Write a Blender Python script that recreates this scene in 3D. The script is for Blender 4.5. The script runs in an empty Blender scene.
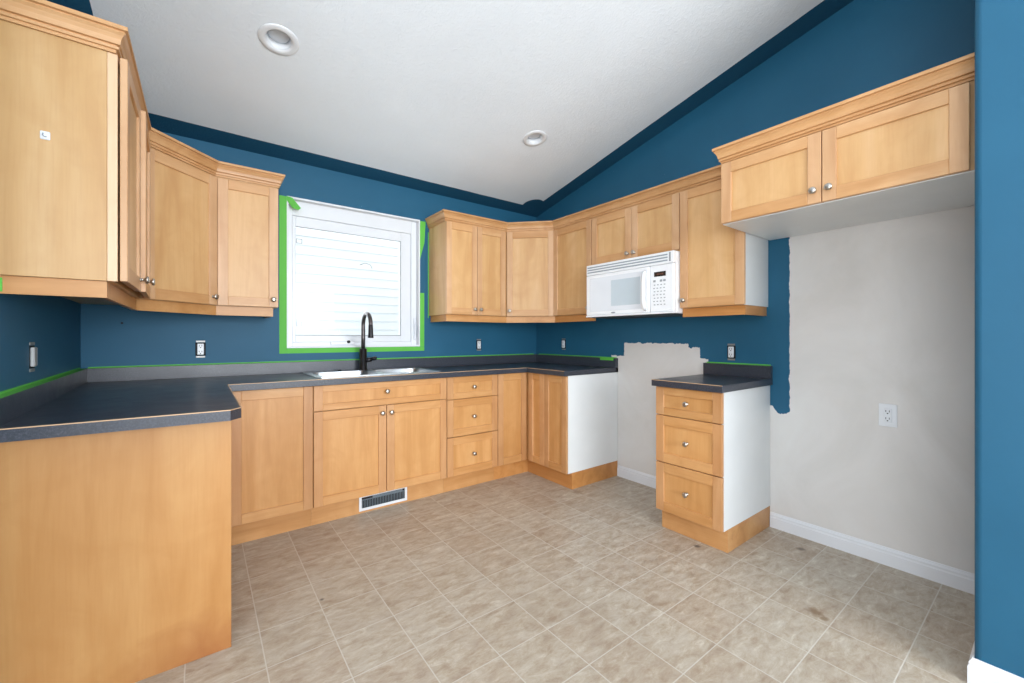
import bpy, bmesh, math, random
from mathutils import Vector, Matrix
random.seed(7)
SC = bpy.context.scene
COL = SC.collection
PI = math.pi

# ------------------------------------------------------------------ camera
cam_d = bpy.data.cameras.new('camera')
cam = bpy.data.objects.new('camera', cam_d); COL.objects.link(cam)
cam.location = (-2.8227, -3.3306, 1.1699)
cam.rotation_euler = (PI/2, 0, -0.6443)
cam_d.sensor_width = 36.0
cam_d.lens = 413.45/1024*36.0
cam_d.shift_y = -4.04/1024
cam_d.clip_start = 0.02
SC.camera = cam

# ------------------------------------------------------------------ world, daylight, exposure
SC.view_settings.view_transform = 'Standard'
SC.view_settings.look = 'None'
SC.view_settings.exposure = 0.0
SC.view_settings.gamma = 1.0
SC.view_settings.use_curve_mapping = False
SC.cycles.use_denoising = True
SC.cycles.max_bounces = 10
SC.cycles.diffuse_bounces = 6
SC.cycles.sample_clamp_indirect = 6.0
w = bpy.data.worlds.new('world'); SC.world = w; w.use_nodes = True
bg = w.node_tree.nodes['Background']
bg.inputs[0].default_value = (0.97, 0.985, 1.0, 1); bg.inputs[1].default_value = 2.05

def area(name, loc, rot, sx, sy, power, color=(1, 1, 1)):
    l = bpy.data.lights.new(name, 'AREA'); l.shape = 'RECTANGLE'; l.size = sx; l.size_y = sy
    l.energy = power; l.color = color
    o = bpy.data.objects.new(name, l); COL.objects.link(o); o.location = loc; o.rotation_euler = rot
    return o
# added fill in assumed windows behind the camera, tilted up towards the ceiling
area('fill_rear_opening', (-1.9, -7.30, 1.55), (PI/2+0.48, 0, 0), 3.6, 2.1, 360, (0.91, 0.955, 1.0))
area('fill_left_opening', (-5.50, -4.6, 1.35), (PI/2+0.25, 0, -PI/2), 2.4, 2.0, 105, (0.91, 0.955, 1.0))
# daylight arriving at the kitchen window
area('daylight_kitchen_window', (-1.83, 0.62, 1.75), (-PI/2, 0, 0), 1.3, 1.3, 14, (0.90, 0.95, 1.0))

# ------------------------------------------------------------------ materials
def lin(c):
    c = c/255.0
    return c/12.92 if c <= 0.04045 else ((c+0.055)/1.055)**2.4
def rgb(r, g, b): return (lin(r), lin(g), lin(b), 1)

def newmat(name):
    m = bpy.data.materials.new(name); m.use_nodes = True
    nt = m.node_tree; p = nt.nodes['Principled BSDF']
    return m, nt, p
def N(nt, t, **kw):
    n = nt.nodes.new(t)
    for k, v in kw.items():
        if k in ('operation', 'blend_type', 'data_type', 'noise_dimensions', 'interpolation_type', 'feature'): setattr(n, k, v)
        else: n.inputs[k].default_value = v
    return n
def L(nt, a, b): nt.links.new(a, b)
def math_n(nt, op, a, b=None, c=None, clamp=False):
    n = nt.nodes.new('ShaderNodeMath'); n.operation = op; n.use_clamp = clamp
    for i, v in enumerate((a, b, c)):
        if v is None: continue
        if isinstance(v, (int, float)): n.inputs[i].default_value = v
        else: nt.links.new(v, n.inputs[i])
    return n.outputs[0]
def ramp(nt, fac, stops):
    r = nt.nodes.new('ShaderNodeValToRGB')
    while len(r.color_ramp.elements) < len(stops): r.color_ramp.elements.new(0.5)
    for e, (p, c) in zip(r.color_ramp.elements, stops): e.position = p; e.color = c
    nt.links.new(fac, r.inputs[0]); return r.outputs[0]
def mixc(nt, fac, a, b, mode='MIX'):
    n = nt.nodes.new('ShaderNodeMix'); n.data_type = 'RGBA'; n.blend_type = mode
    if isinstance(fac, (int, float)): n.inputs[0].default_value = fac
    else: nt.links.new(fac, n.inputs[0])
    for i, v in ((6, a), (7, b)):
        if isinstance(v, tuple): n.inputs[i].default_value = v
        else: nt.links.new(v, n.inputs[i])
    return n.outputs[2]
def bump(nt, p, h, strength, dist=0.01):
    b = nt.nodes.new('ShaderNodeBump'); b.inputs['Strength'].default_value = strength; b.inputs['Distance'].default_value = dist
    nt.links.new(h, b.inputs['Height']); nt.links.new(b.outputs[0], p.inputs['Normal'])

def plain(name, col, rough=0.5, metal=0.0, spec=0.5):
    m, nt, p = newmat(name)
    n = N(nt, 'ShaderNodeTexNoise', Scale=6.0, Detail=3.0)
    tc = nt.nodes.new('ShaderNodeTexCoord'); L(nt, tc.outputs['Object'], n.inputs['Vector'])
    c2 = tuple(min(1, x*1.05) for x in col[:3])+(1,); c1 = tuple(x*0.95 for x in col[:3])+(1,)
    L(nt, mixc(nt, n.outputs[0], c1, c2), p.inputs['Base Color'])
    p.inputs['Roughness'].default_value = rough; p.inputs['Metallic'].default_value = metal
    p.inputs['Specular IOR Level'].default_value = spec
    return m

def maple(name, axis, base, dark, light, rough=0.38):
    """maple: slow streaks along `axis`, faint flecks, a slow blotch, a small shift from piece to piece"""
    m, nt, p = newmat(name)
    tc = nt.nodes.new('ShaderNodeTexCoord'); oi = nt.nodes.new('ShaderNodeObjectInfo')
    off = nt.nodes.new('ShaderNodeVectorMath'); off.operation = 'ADD'
    s = math_n(nt, 'MULTIPLY', oi.outputs['Random'], 37.0)
    L(nt, tc.outputs['Object'], off.inputs[0]); L(nt, s, off.inputs[1])
    def stretched(k_across, k_along):
        mp = nt.nodes.new('ShaderNodeMapping')
        sc = [k_across]*3; sc[axis] = k_along; mp.inputs['Scale'].default_value = sc
        L(nt, off.outputs[0], mp.inputs[0]); return mp.outputs[0]
    n1 = N(nt, 'ShaderNodeTexNoise', Scale=1.0, Detail=5.0, Roughness=0.55, Distortion=0.6); L(nt, stretched(9, 0.9), n1.inputs['Vector'])
    n2 = N(nt, 'ShaderNodeTexNoise', Scale=1.0, Detail=2.0, Roughness=0.5); L(nt, stretched(160, 7), n2.inputs['Vector'])
    n3 = N(nt, 'ShaderNodeTexNoise', Scale=4.5, Detail=5.0, Distortion=1.6); L(nt, off.outputs[0], n3.inputs['Vector'])
    c = ramp(nt, n1.outputs[0], [(0.28, dark), (0.5, base), (0.74, light)])
    c = mixc(nt, ramp(nt, n2.outputs[0], [(0.45, (0, 0, 0, 1)), (0.75, (0.22, 0.22, 0.22, 1))]), c, dark)
    c = mixc(nt, ramp(nt, n3.outputs[0], [(0.4, (0, 0, 0, 1)), (0.72, (0.45, 0.45, 0.45, 1))]), c, dark)
    tone = math_n(nt, 'MULTIPLY_ADD', oi.outputs['Random'], 0.12, 0.94)
    hs = nt.nodes.new('ShaderNodeHueSaturation'); L(nt, c, hs.inputs['Color']); L(nt, tone, hs.inputs['Value'])
    L(nt, hs.outputs[0], p.inputs['Base Color'])
    p.inputs['Roughness'].default_value = rough; p.inputs['Specular IOR Level'].default_value = 0.4
    bump(nt, p, n2.outputs[0], 0.04, 0.002)
    return m

MB, MD, ML = rgb(211, 169, 118), rgb(194, 147, 96), rgb(219, 181, 135)
maple_v = maple('maple_upright', 2, MB, MD, ML)
maple_h = maple('maple_level', 0, rgb(205, 158, 110), rgb(184, 134, 84), rgb(214, 172, 128))
maple_y = maple('maple_level_y', 1, rgb(205, 158, 110), rgb(184, 134, 84), rgb(214, 172, 128))
maple_s = maple('maple_stile', 2, rgb(207, 165, 124), rgb(190, 144, 102), rgb(216, 178, 142))
BB, BD, BL = rgb(202, 150, 94), rgb(184, 130, 74), rgb(211, 162, 108)
base_v = maple('amber_maple_upright', 2, BB, BD, BL)
base_h = maple('amber_maple_level', 0, rgb(200, 148, 94), rgb(178, 124, 70), rgb(210, 162, 110))
base_s = maple('amber_maple_stile', 2, rgb(196, 147, 100), rgb(178, 126, 80), rgb(206, 160, 116))
base_y = maple('amber_maple_level_y', 1, rgb(196, 138, 80), rgb(176, 118, 62), rgb(204, 150, 94))
DOOR_M = [maple_s, maple_h, maple_v]; BASE_M = [base_s, base_h, base_v]
white_mel = plain('white_melamine', rgb(226, 228, 228), 0.4)
white_pl = plain('white_plastic', rgb(222, 225, 229), 0.28)
white_pt = plain('white_paint', rgb(220, 222, 226), 0.45)
white_mw = plain('white_enamel', rgb(238, 240, 243), 0.28)
nickel = plain('brushed_nickel', rgb(190, 184, 176), 0.28, 1.0)
steel = plain('stainless_steel', rgb(200, 203, 206), 0.3, 1.0)
galv = plain('galvanised_metal', rgb(150, 150, 148), 0.45, 0.7)
dark_in = plain('dark_gap', rgb(22, 22, 24), 0.8)
bronze = plain('black_bronze', rgb(30, 28, 30), 0.28, 0.5)
bronze2 = plain('worn_bronze_tube', rgb(98, 92, 92), 0.3, 0.9)
grey_pl = plain('grey_plastic', rgb(150, 155, 160), 0.4)
louvre_m = plain('grey_louvre', rgb(108, 122, 132), 0.4, 0.3)
tape_m = plain('green_tape', rgb(92, 182, 66), 0.65)
lite_grey = plain('pale_grey_device', rgb(190, 192, 192), 0.4)

def wall_blue(name, patch=False):
    m, nt, p = newmat(name)
    tc = nt.nodes.new('ShaderNodeTexCoord')
    n = N(nt, 'ShaderNodeTexNoise', Scale=3.0, Detail=4.0); L(nt, tc.outputs['Object'], n.inputs['Vector'])
    blue = mixc(nt, n.outputs[0], rgb(32, 86, 115), rgb(40, 97, 127))
    # small scuffs of bare wall
    v = N(nt, 'ShaderNodeTexVoronoi', Scale=5.0); L(nt, tc.outputs['Object'], v.inputs['Vector'])
    nn = N(nt, 'ShaderNodeTexNoise', Scale=60.0, Detail=2.0); L(nt, tc.outputs['Object'], nn.inputs['Vector'])
    sc = math_n(nt, 'LESS_THAN', math_n(nt, 'ADD', v.outputs['Distance'], math_n(nt, 'MULTIPLY', nn.outputs[0], 0.02)), 0.022)
    blue = mixc(nt, math_n(nt, 'MULTIPLY', sc, 0.35), blue, rgb(150, 170, 180))
    rough_o = 0.5
    if patch:
        sx = nt.nodes.new('ShaderNodeSeparateXYZ'); L(nt, tc.outputs['Object'], sx.inputs[0])
        def nz(scale, amp, dim):
            q = N(nt, 'ShaderNodeTexNoise', Scale=scale, Detail=5.0, Roughness=0.7); mp = nt.nodes.new('ShaderNodeMapping')
            mp.inputs['Location'].default_value = dim; L(nt, tc.outputs['Object'], mp.inputs[0]); L(nt, mp.outputs[0], q.inputs['Vector'])
            return math_n(nt, 'MULTIPLY', math_n(nt, 'SUBTRACT', q.outputs[0], 0.5), amp)
        y = math_n(nt, 'ADD', sx.outputs[1], nz(14, 0.03, (0, 3, 1)))
        z = math_n(nt, 'ADD', sx.outputs[2], nz(17, 0.05, (4, 0, 2)))
        def rect(y0, y1, z0, z1):
            a = math_n(nt, 'MULTIPLY', math_n(nt, 'GREATER_THAN', y, y0), math_n(nt, 'LESS_THAN', y, y1))
            b = math_n(nt, 'MULTIPLY', math_n(nt, 'GREATER_THAN', z, z0), math_n(nt, 'LESS_THAN', z, z1))
            return math_n(nt, 'MULTIPLY', a, b)
        bare = rect(-1.70, -1.133, -1, 1.125)
        for r in (rect(-1.79, -1.6, -1, 1.098), rect(-1.85, -1.6, -1, 1.02), rect(-1.15, -1.0, -1, 1.015),
                  rect(-3.2, -2.347, -1, 1.90)):
            bare = math_n(nt, 'MAXIMUM', bare, r)
        tg = math_n(nt, 'DIVIDE', math_n(nt, 'ADD', y, 2.308), 0.042)
        bare = math_n(nt, 'MAXIMUM', bare, math_n(nt, 'MULTIPLY', math_n(nt, 'LESS_THAN', y, -1.5), math_n(nt, 'LESS_THAN', z, math_n(nt, 'MINIMUM', 0.745, math_n(nt, 'MULTIPLY_ADD', math_n(nt, 'MULTIPLY', tg, tg), 0.028, 0.700)))))
        q = N(nt, 'ShaderNodeTexNoise', Scale=1.7, Detail=5.0, Roughness=0.6, Distortion=1.0); L(nt, tc.outputs['Object'], q.inputs['Vector'])
        old = ramp(nt, q.outputs[0], [(0.3, rgb(206, 203, 199)), (0.55, rgb(214, 211, 208)), (0.8, rgb(220, 219, 216))])
        c = mixc(nt, bare, blue, old)
        L(nt, c, p.inputs['Base Color'])
        L(nt, math_n(nt, 'MULTIPLY_ADD', bare, 0.25, 0.42), p.inputs['Roughness'])
    else:
        L(nt, blue, p.inputs['Base Color']); p.inputs['Roughness'].default_value = rough_o
    p.inputs['Specular IOR Level'].default_value = 0.25
    b = N(nt, 'ShaderNodeTexNoise', Scale=220.0, Detail=2.0); L(nt, tc.outputs['Object'], b.inputs['Vector'])
    bump(nt, p, b.outputs[0], 0.05, 0.002)
    return m
blue_m = wall_blue('blue_wall_paint'); bluep_m = wall_blue('blue_wall_paint_with_bare_patches', True)

def ceiling_mat():
    m, nt, p = newmat('white_textured_ceiling')
    tc = nt.nodes.new('ShaderNodeTexCoord'); sx = nt.nodes.new('ShaderNodeSeparateXYZ'); L(nt, tc.outputs['Object'], sx.inputs[0])
    n = N(nt, 'ShaderNodeTexNoise', Scale=4.0, Detail=3.0); L(nt, tc.outputs['Object'], n.inputs['Vector'])
    white = mixc(nt, n.outputs[0], rgb(226, 233, 240), rgb(232, 239, 246))
    # navy cut-in band painted along the wall edges, rounded blob in the corner
    e = math_n(nt, 'MULTIPLY', math_n(nt, 'SUBTRACT', n.outputs[0], 0.5), 0.012)
    x = math_n(nt, 'ADD', sx.outputs[0], e); y = math_n(nt, 'ADD', sx.outputs[1], e)
    b1 = math_n(nt, 'GREATER_THAN', y, -0.155); b2 = math_n(nt, 'GREATER_THAN', x, -0.158); b3 = math_n(nt, 'MULTIPLY', math_n(nt, 'LESS_THAN', x, -3.207), math_n(nt, 'GREATER_THAN', sx.outputs[0], -3.43))
    dx = math_n(nt, 'ADD', x, 0.20); dy = math_n(nt, 'ADD', y, 0.19)
    rr = math_n(nt, 'ADD', math_n(nt, 'MULTIPLY', dx, dx), math_n(nt, 'MULTIPLY', dy, dy))
    b4 = math_n(nt, 'LESS_THAN', rr, 0.0121)
    dx2 = math_n(nt, 'ADD', x, 3.17); dy2 = math_n(nt, 'ADD', y, 0.19)
    b5 = math_n(nt, 'LESS_THAN', math_n(nt, 'ADD', math_n(nt, 'MULTIPLY', dx2, dx2), math_n(nt, 'MULTIPLY', dy2, dy2)), 0.0100)
    bb = b1
    for q in (b2, b3, b4, b5): bb = math_n(nt, 'MAXIMUM', bb, q)
    L(nt, mixc(nt, bb, white, rgb(28, 80, 110)), p.inputs['Base Color'])
    p.inputs['Roughness'].default_value = 0.75; p.inputs['Specular IOR Level'].default_value = 0.2
    t = N(nt, 'ShaderNodeTexNoise', Scale=55.0, Detail=3.0, Roughness=0.6, Distortion=0.8); L(nt, tc.outputs['Object'], t.inputs['Vector'])
    h = ramp(nt, t.outputs[0], [(0.42, (0, 0, 0, 1)), (0.62, (1, 1, 1, 1))])
    bump(nt, p, h, 0.22, 0.004)
    return m
ceil_m = ceiling_mat()

def floor_mat():
    m, nt, p = newmat('beige_stone_vinyl_tiles')
    tc = nt.nodes.new('ShaderNodeTexCoord'); sx = nt.nodes.new('ShaderNodeSeparateXYZ'); L(nt, tc.outputs['Object'], sx.inputs[0])
    PX, PY = 0.231, 0.2245
    u = math_n(nt, 'DIVIDE', math_n(nt, 'ADD', sx.outputs[0], 1.945+PX*40), PX)
    v = math_n(nt, 'DIVIDE', math_n(nt, 'ADD', sx.outputs[1], 2.090+PY*60), PY)
    fu, fv = math_n(nt, 'FRACT', u), math_n(nt, 'FRACT', v)
    iu, iv = math_n(nt, 'FLOOR', u), math_n(nt, 'FLOOR', v)
    def edge(f, P):
        return math_n(nt, 'MULTIPLY', math_n(nt, 'MINIMUM', f, math_n(nt, 'SUBTRACT', 1.0, f)), P)
    eu, ev = edge(fu, PX), edge(fv, PY)
    d = math_n(nt, 'MINIMUM', eu, ev)
    g = math_n(nt, 'SUBTRACT', 1.0, math_n(nt, 'SMOOTH_MIN', 1.0, math_n(nt, 'DIVIDE', math_n(nt, 'SUBTRACT', d, 0.0012), 0.0014), 0.1), clamp=True)
    cb = nt.nodes.new('ShaderNodeCombineXYZ'); L(nt, iu, cb.inputs[0]); L(nt, iv, cb.inputs[1])
    wn = nt.nodes.new('ShaderNodeTexWhiteNoise'); L(nt, cb.outputs[0], wn.inputs['Vector'])
    # stone clouding, shifted tile by tile
    sh = nt.nodes.new('ShaderNodeVectorMath'); sh.operation = 'MULTIPLY_ADD'
    L(nt, wn.outputs['Color'], sh.inputs[0]); sh.inputs[1].default_value = (9, 9, 9); L(nt, tc.outputs['Object'], sh.inputs[2])
    mp = nt.nodes.new('ShaderNodeMapping'); mp.inputs['Scale'].default_value = (5, 12, 5); mp.inputs['Rotation'].default_value = (0, 0, 0.5)
    L(nt, sh.outputs[0], mp.inputs[0])
    n1 = N(nt, 'ShaderNodeTexNoise', Scale=2.3, Detail=8.0, Roughness=0.74, Distortion=0.45); L(nt, mp.outputs[0], n1.inputs['Vector'])
    n2 = N(nt, 'ShaderNodeTexNoise', Scale=14.0, Detail=6.0, Roughness=0.7); L(nt, sh.outputs[0], n2.inputs['Vector'])
    n3 = N(nt, 'ShaderNodeTexNoise', Scale=0.8, Detail=3.0); L(nt, tc.outputs['Object'], n3.inputs['Vector'])
    c = ramp(nt, n1.outputs[0], [(0.32, rgb(156, 137, 118)), (0.45, rgb(176, 161, 143)), (0.56, rgb(188, 177, 161)), (0.70, rgb(212, 206, 194))])
    c = mixc(nt, ramp(nt, n2.outputs[0], [(0.42, (0, 0, 0, 1)), (0.7, (0.45, 0.45, 0.45, 1))]), c, rgb(190, 182, 172))
    c = mixc(nt, ramp(nt, n2.outputs[0], [(0.25, (0.5, 0.5, 0.5, 1)), (0.45, (0, 0, 0, 1))]), c, rgb(158, 138, 120))
    tint = ramp(nt, wn.outputs['Value'], [(0.0, rgb(246, 240, 234)), (0.5, rgb(250, 248, 244)), (1.0, rgb(255, 255, 253))])
    c = mixc(nt, 1.0, c, tint, 'MULTIPLY')
    # old wear and dirt
    c = mixc(nt, ramp(nt, n3.outputs[0], [(0.5, (0, 0, 0, 1)), (0.72, (0.35, 0.35, 0.35, 1))]), c, rgb(150, 132, 112))
    c = mixc(nt, math_n(nt, 'MULTIPLY', g, 0.7), c, rgb(208, 204, 194))
    # a few small stains
    nn = N(nt, 'ShaderNodeTexNoise', Scale=40.0, Detail=3.0); L(nt, tc.outputs['Object'], nn.inputs['Vector'])
    for (cx, cy, r, col) in ((-2.393, -1.345, 0.007, rgb(60, 52, 46)), (-0.732, -2.698, 0.022, rgb(120, 92, 60)),
                             (-0.752, -2.735, 0.014, rgb(128, 100, 68)), (-0.600, -2.10, 0.016, rgb(70, 62, 60)),
                             (-0.171, -2.463, 0.016, rgb(96, 84, 72)), (-0.55, -1.12, 0.03, rgb(140, 122, 102))):
        ax = math_n(nt, 'SUBTRACT', sx.outputs[0], cx); ay = math_n(nt, 'SUBTRACT', sx.outputs[1], cy)
        rr = math_n(nt, 'SQRT', math_n(nt, 'ADD', math_n(nt, 'MULTIPLY', ax, ax), math_n(nt, 'MULTIPLY', ay, ay)))
        rr = math_n(nt, 'DIVIDE', rr, math_n(nt, 'MULTIPLY_ADD', nn.outputs[0], r*1.6, r*0.2))
        f = math_n(nt, 'SUBTRACT', 1.6, rr, clamp=True)
        c = mixc(nt, math_n(nt, 'MULTIPLY', f, 0.75), c, col)
    L(nt, c, p.inputs['Base Color'])
    p.inputs['Roughness'].default_value = 0.42; p.inputs['Specular IOR Level'].default_value = 0.4
    h = math_n(nt, 'ADD', math_n(nt, 'MULTIPLY', g, -1.0), math_n(nt, 'MULTIPLY', n2.outputs[0], 0.35))
    bump(nt, p, h, 0.25, 0.0015)
    return m
floor_m = floor_mat()

def counter_mat():
    m, nt, p = newmat('dark_slate_laminate')
    tc = nt.nodes.new('ShaderNodeTexCoord')
    n = N(nt, 'ShaderNodeTexNoise', Scale=170.0, Detail=3.0, Roughness=0.8); L(nt, tc.outputs['Object'], n.inputs['Vector'])
    n2 = N(nt, 'ShaderNodeTexNoise', Scale=9.0, Detail=5.0, Roughness=0.6, Distortion=0.7); L(nt, tc.outputs['Object'], n2.inputs['Vector'])
    c = ramp(nt, n.outputs[0], [(0.3, rgb(36, 40, 49)), (0.5, rgb(50, 55, 65)), (0.7, rgb(76, 80, 90))])
    c = mixc(nt, ramp(nt, n2.outputs[0], [(0.35, (0, 0, 0, 1)), (0.7, (0.5, 0.5, 0.5, 1))]), c, rgb(58, 61, 70))
    L(nt, c, p.inputs['Base Color'])
    L(nt, math_n(nt, 'MULTIPLY_ADD', n2.outputs[0], 0.2, 0.22), p.inputs['Roughness'])
    p.inputs['Specular IOR Level'].default_value = 0.5
    bump(nt, p, n.outputs[0], 0.03, 0.001)
    return m
counter_m = counter_mat()
seam_m = plain('bare_laminate_edge', rgb(196, 160, 124), 0.5)

def glass_mat():
    m = bpy.data.materials.new('clear_window_glass'); m.use_nodes = True; nt = m.node_tree; nt.nodes.clear()
    o = nt.nodes.new('ShaderNodeOutputMaterial'); mx = nt.nodes.new('ShaderNodeMixShader')
    t = nt.nodes.new('ShaderNodeBsdfTransparent'); t.inputs[0].default_value = (0.96, 0.98, 0.98, 1)
    g = nt.nodes.new('ShaderNodeBsdfGlossy'); g.inputs['Roughness'].default_value = 0.02
    fr = nt.nodes.new('ShaderNodeFresnel'); fr.inputs[0].default_value = 1.15
    L(nt, fr.outputs[0], mx.inputs[0]); L(nt, t.outputs[0], mx.inputs[1]); L(nt, g.outputs[0], mx.inputs[2]); L(nt, mx.outputs[0], o.inputs[0])
    return m
glass_m = glass_mat()
siding_m = plain('white_vinyl_siding', rgb(238, 240, 242), 0.5)
mw_glass = plain('microwave_window_mesh', rgb(196, 208, 216), 0.15)
mw_door = plain('microwave_door_panel', rgb(226, 230, 236), 0.18)
disp_m = plain('black_display', rgb(34, 30, 30), 0.2)
digit_m = plain('dim_amber_digits', rgb(110, 64, 50), 0.4)
lens_m = plain('lamp_lens', rgb(206, 212, 220), 0.5)
grass_m = plain('lawn', rgb(90, 110, 60), 0.9)

# ------------------------------------------------------------------ mesh helpers
def bx(bm, x0, x1, y0, y1, z0, z1, mi=0, bev=0.0):
    vs = [bm.verts.new((x, y, z)) for x in (x0, x1) for y in (y0, y1) for z in (z0, z1)]
    idx = ((0, 1, 3, 2), (4, 6, 7, 5), (0, 4, 5, 1), (2, 3, 7, 6), (0, 2, 6, 4), (1, 5, 7, 3))
    fs = []
    for f in idx:
        fc = bm.faces.new([vs[i] for i in f]); fc.material_index = mi; fs.append(fc)
    if bev > 0:
        es = list({e for f in fs for e in f.edges})
        bmesh.ops.bevel(bm, geom=es, offset=bev, segments=1, affect='EDGES', material=-1)
    return vs
def poly(bm, outer, z0, z1, holes=(), mi=0, side_mi=None):
    """a prism from a plan outline, with holes"""
    es = []; loops = []
    for lp in (outer,)+tuple(holes):
        vs = [bm.verts.new((x, y, z0)) for x, y in lp]; loops.append(vs)
        for i in range(len(vs)): es.append(bm.edges.new((vs[i], vs[(i+1) % len(vs)])))
    r = bmesh.ops.triangle_fill(bm, use_beauty=True, use_dissolve=False, edges=es)
    fs = [f for f in r['geom'] if isinstance(f, bmesh.types.BMFace)]
    ex = bmesh.ops.extrude_face_region(bm, geom=fs, use_keep_orig=True)
    nv = [v for v in ex['geom'] if isinstance(v, bmesh.types.BMVert)]
    for v in nv: v.co.z = z1
    for g in ex['geom']:
        if isinstance(g, bmesh.types.BMFace): g.material_index = mi
    bmesh.ops.recalc_face_normals(bm, faces=bm.faces)
def sweep(bm, path, prof, mi=0, axis_mi=False):
    """sweep a closed (outward, z) profile along a plan polyline; outward = right-hand side; mitred"""
    P = [Vector((x, y, 0)) for x, y in path]; n = len(P); rings = []
    for i in range(n):
        ds = []
        if i > 0: ds.append((P[i]-P[i-1]).normalized())
        if i < n-1: ds.append((P[i+1]-P[i]).normalized())
        nr = [Vector((d.y, -d.x, 0)) for d in ds]
        if len(nr) == 2:
            m = (nr[0]+nr[1]).normalized(); k = 1/max(0.2, m.dot(nr[0])); o = m*k
        else: o = nr[0]
        rings.append([bm.verts.new((P[i].x+o.x*d, P[i].y+o.y*d, z)) for d, z in prof])
    k = len(prof)
    for si, (a, b) in enumerate(zip(rings, rings[1:])):
        if axis_mi:
            q = P[si+1]-P[si]; mi = 1 if abs(q.y) > abs(q.x)*1.2 else 0
        for j in range(k):
            f = bm.faces.new((a[j], a[(j+1) % k], b[(j+1) % k], b[j])); f.material_index = mi
    bm.faces.new(rings[0]); bm.faces.new(list(reversed(rings[-1])))
    bmesh.ops.recalc_face_normals(bm, faces=bm.faces)
def lathe(bm, prof, n=20, M=Matrix(), mi=0, smooth=True):
    rings = []
    for r, z in prof:
        if r < 1e-6: rings.append([bm.verts.new(M @ Vector((0, 0, z)))])
        else: rings.append([bm.verts.new(M @ Vector((r*math.cos(2*PI*i/n), r*math.sin(2*PI*i/n), z))) for i in range(n)])
    for a, b in zip(rings, rings[1:]):
        for i in range(n):
            j = (i+1) % n
            if len(a) == 1 and len(b) == 1: continue
            if len(a) == 1: f = bm.faces.new((a[0], b[i], b[j]))
            elif len(b) == 1: f = bm.faces.new((a[i], b[0], a[j]))
            else: f = bm.faces.new((a[i], b[i], b[j], a[j]))
            f.smooth = smooth; f.material_index = mi
    bmesh.ops.recalc_face_normals(bm, faces=bm.faces)
def tube(bm, pts, radii, n=12, mi=0):
    P = [Vector(p) for p in pts]; rings = []
    if not hasattr(radii, '__len__'): radii = [radii]*len(P)
    up = Vector((0.3, 0.9, 0.2)).normalized(); prev = None
    for i, p in enumerate(P):
        t = (P[min(i+1, len(P)-1)]-P[max(i-1, 0)]).normalized()
        a = (prev - t*prev.dot(t)) if prev is not None else t.cross(up)
        a.normalize(); prev = a; b = t.cross(a)
        rings.append([bm.verts.new(p+(a*math.cos(2*PI*k/n)+b*math.sin(2*PI*k/n))*radii[i]) for k in range(n)])
    for a, b in zip(rings, rings[1:]):
        for k in range(n):
            f = bm.faces.new((a[k], a[(k+1) % n], b[(k+1) % n], b[k])); f.smooth = True; f.material_index = mi
    bm.faces.new(rings[0]); bm.faces.new(list(reversed(rings[-1])))
    bmesh.ops.recalc_face_normals(bm, faces=bm.faces)

def obj(name, bm, mats, parent=None, loc=(0, 0, 0), rz=0.0):
    me = bpy.data.meshes.new(name); bm.normal_update(); bm.to_mesh(me); bm.free()
    for m in (mats if isinstance(mats, (list, tuple)) else [mats]): me.materials.append(m)
    o = bpy.data.objects.new(name, me); COL.objects.link(o)
    o.location = loc; o.rotation_euler = (0, 0, rz)
    if parent is not None: o.parent = parent
    return o
def tag(o, label, cat, group=None):
    o['label'] = label; o['category'] = cat
    if group: o['group'] = group
    return o
def thing(name, label, cat, loc=(0, 0, 0), rz=0.0, group=None):
    o = bpy.data.objects.new(name, None); COL.objects.link(o)
    o.empty_display_size = 0.1; o.location = loc; o.rotation_euler = (0, 0, rz)
    return tag(o, label, cat, group)
def struct(name, bm, mats, parent=None):
    o = obj(name, bm, mats, parent)
    if parent is None: o['kind'] = 'structure'
    return o
def NB(): return bmesh.new()

# ------------------------------------------------------------------ room shell
W = 3.368; XL = -W
SL = 0.21; ZE = 2.437; YR = -4.2; YB = -7.2; XF = -5.4        # ceiling slope, eave height, ridge, rear wall, far left wall
def cz(y): return ZE - SL*y if y > YR else ZE - SL*YR + SL*(y-YR)
bm = NB(); bx(bm, XF-0.15, 0.15, YB-0.15, 0.15, -0.12, 0.0); struct('floor', bm, floor_m)

bm = NB()   # sloped ceiling, an open gable over the whole room
LIGHTS = ((-2.515, -0.996), (-0.848, -0.985))
def _hole(x, y, r=0.057, n=28): return [(x+r*math.cos(2*PI*i/n), y+r*math.sin(2*PI*i/n)*math.cos(math.atan(SL))) for i in range(n)]
poly(bm, [(XF-0.15, 0.15), (0.15, 0.15), (0.15, YR), (XF-0.15, YR)], 0.0, 0.15, holes=tuple(_hole(*q) for q in LIGHTS))
for v in bm.verts: v.co.z += cz(v.co.y)
for (ya, yb) in ((YR, YB-0.15),):
    za, zb = cz(ya), cz(yb)
    vs = [bm.verts.new(p) for p in ((XF-0.15, ya, za), (0.15, ya, za), (0.15, yb, zb), (XF-0.15, yb, zb),
                                    (XF-0.15, ya, za+0.15), (0.15, ya, za+0.15), (0.15, yb, zb+0.15), (XF-0.15, yb, zb+0.15))]
    for f in ((0, 1, 2, 3), (4, 7, 6, 5), (0, 4, 5, 1), (1, 5, 6, 2), (2, 6, 7, 3), (3, 7, 4, 0)): bm.faces.new([vs[i] for i in f])
bmesh.ops.recalc_face_normals(bm, faces=bm.faces)
struct('ceiling', bm, ceil_m)

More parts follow.
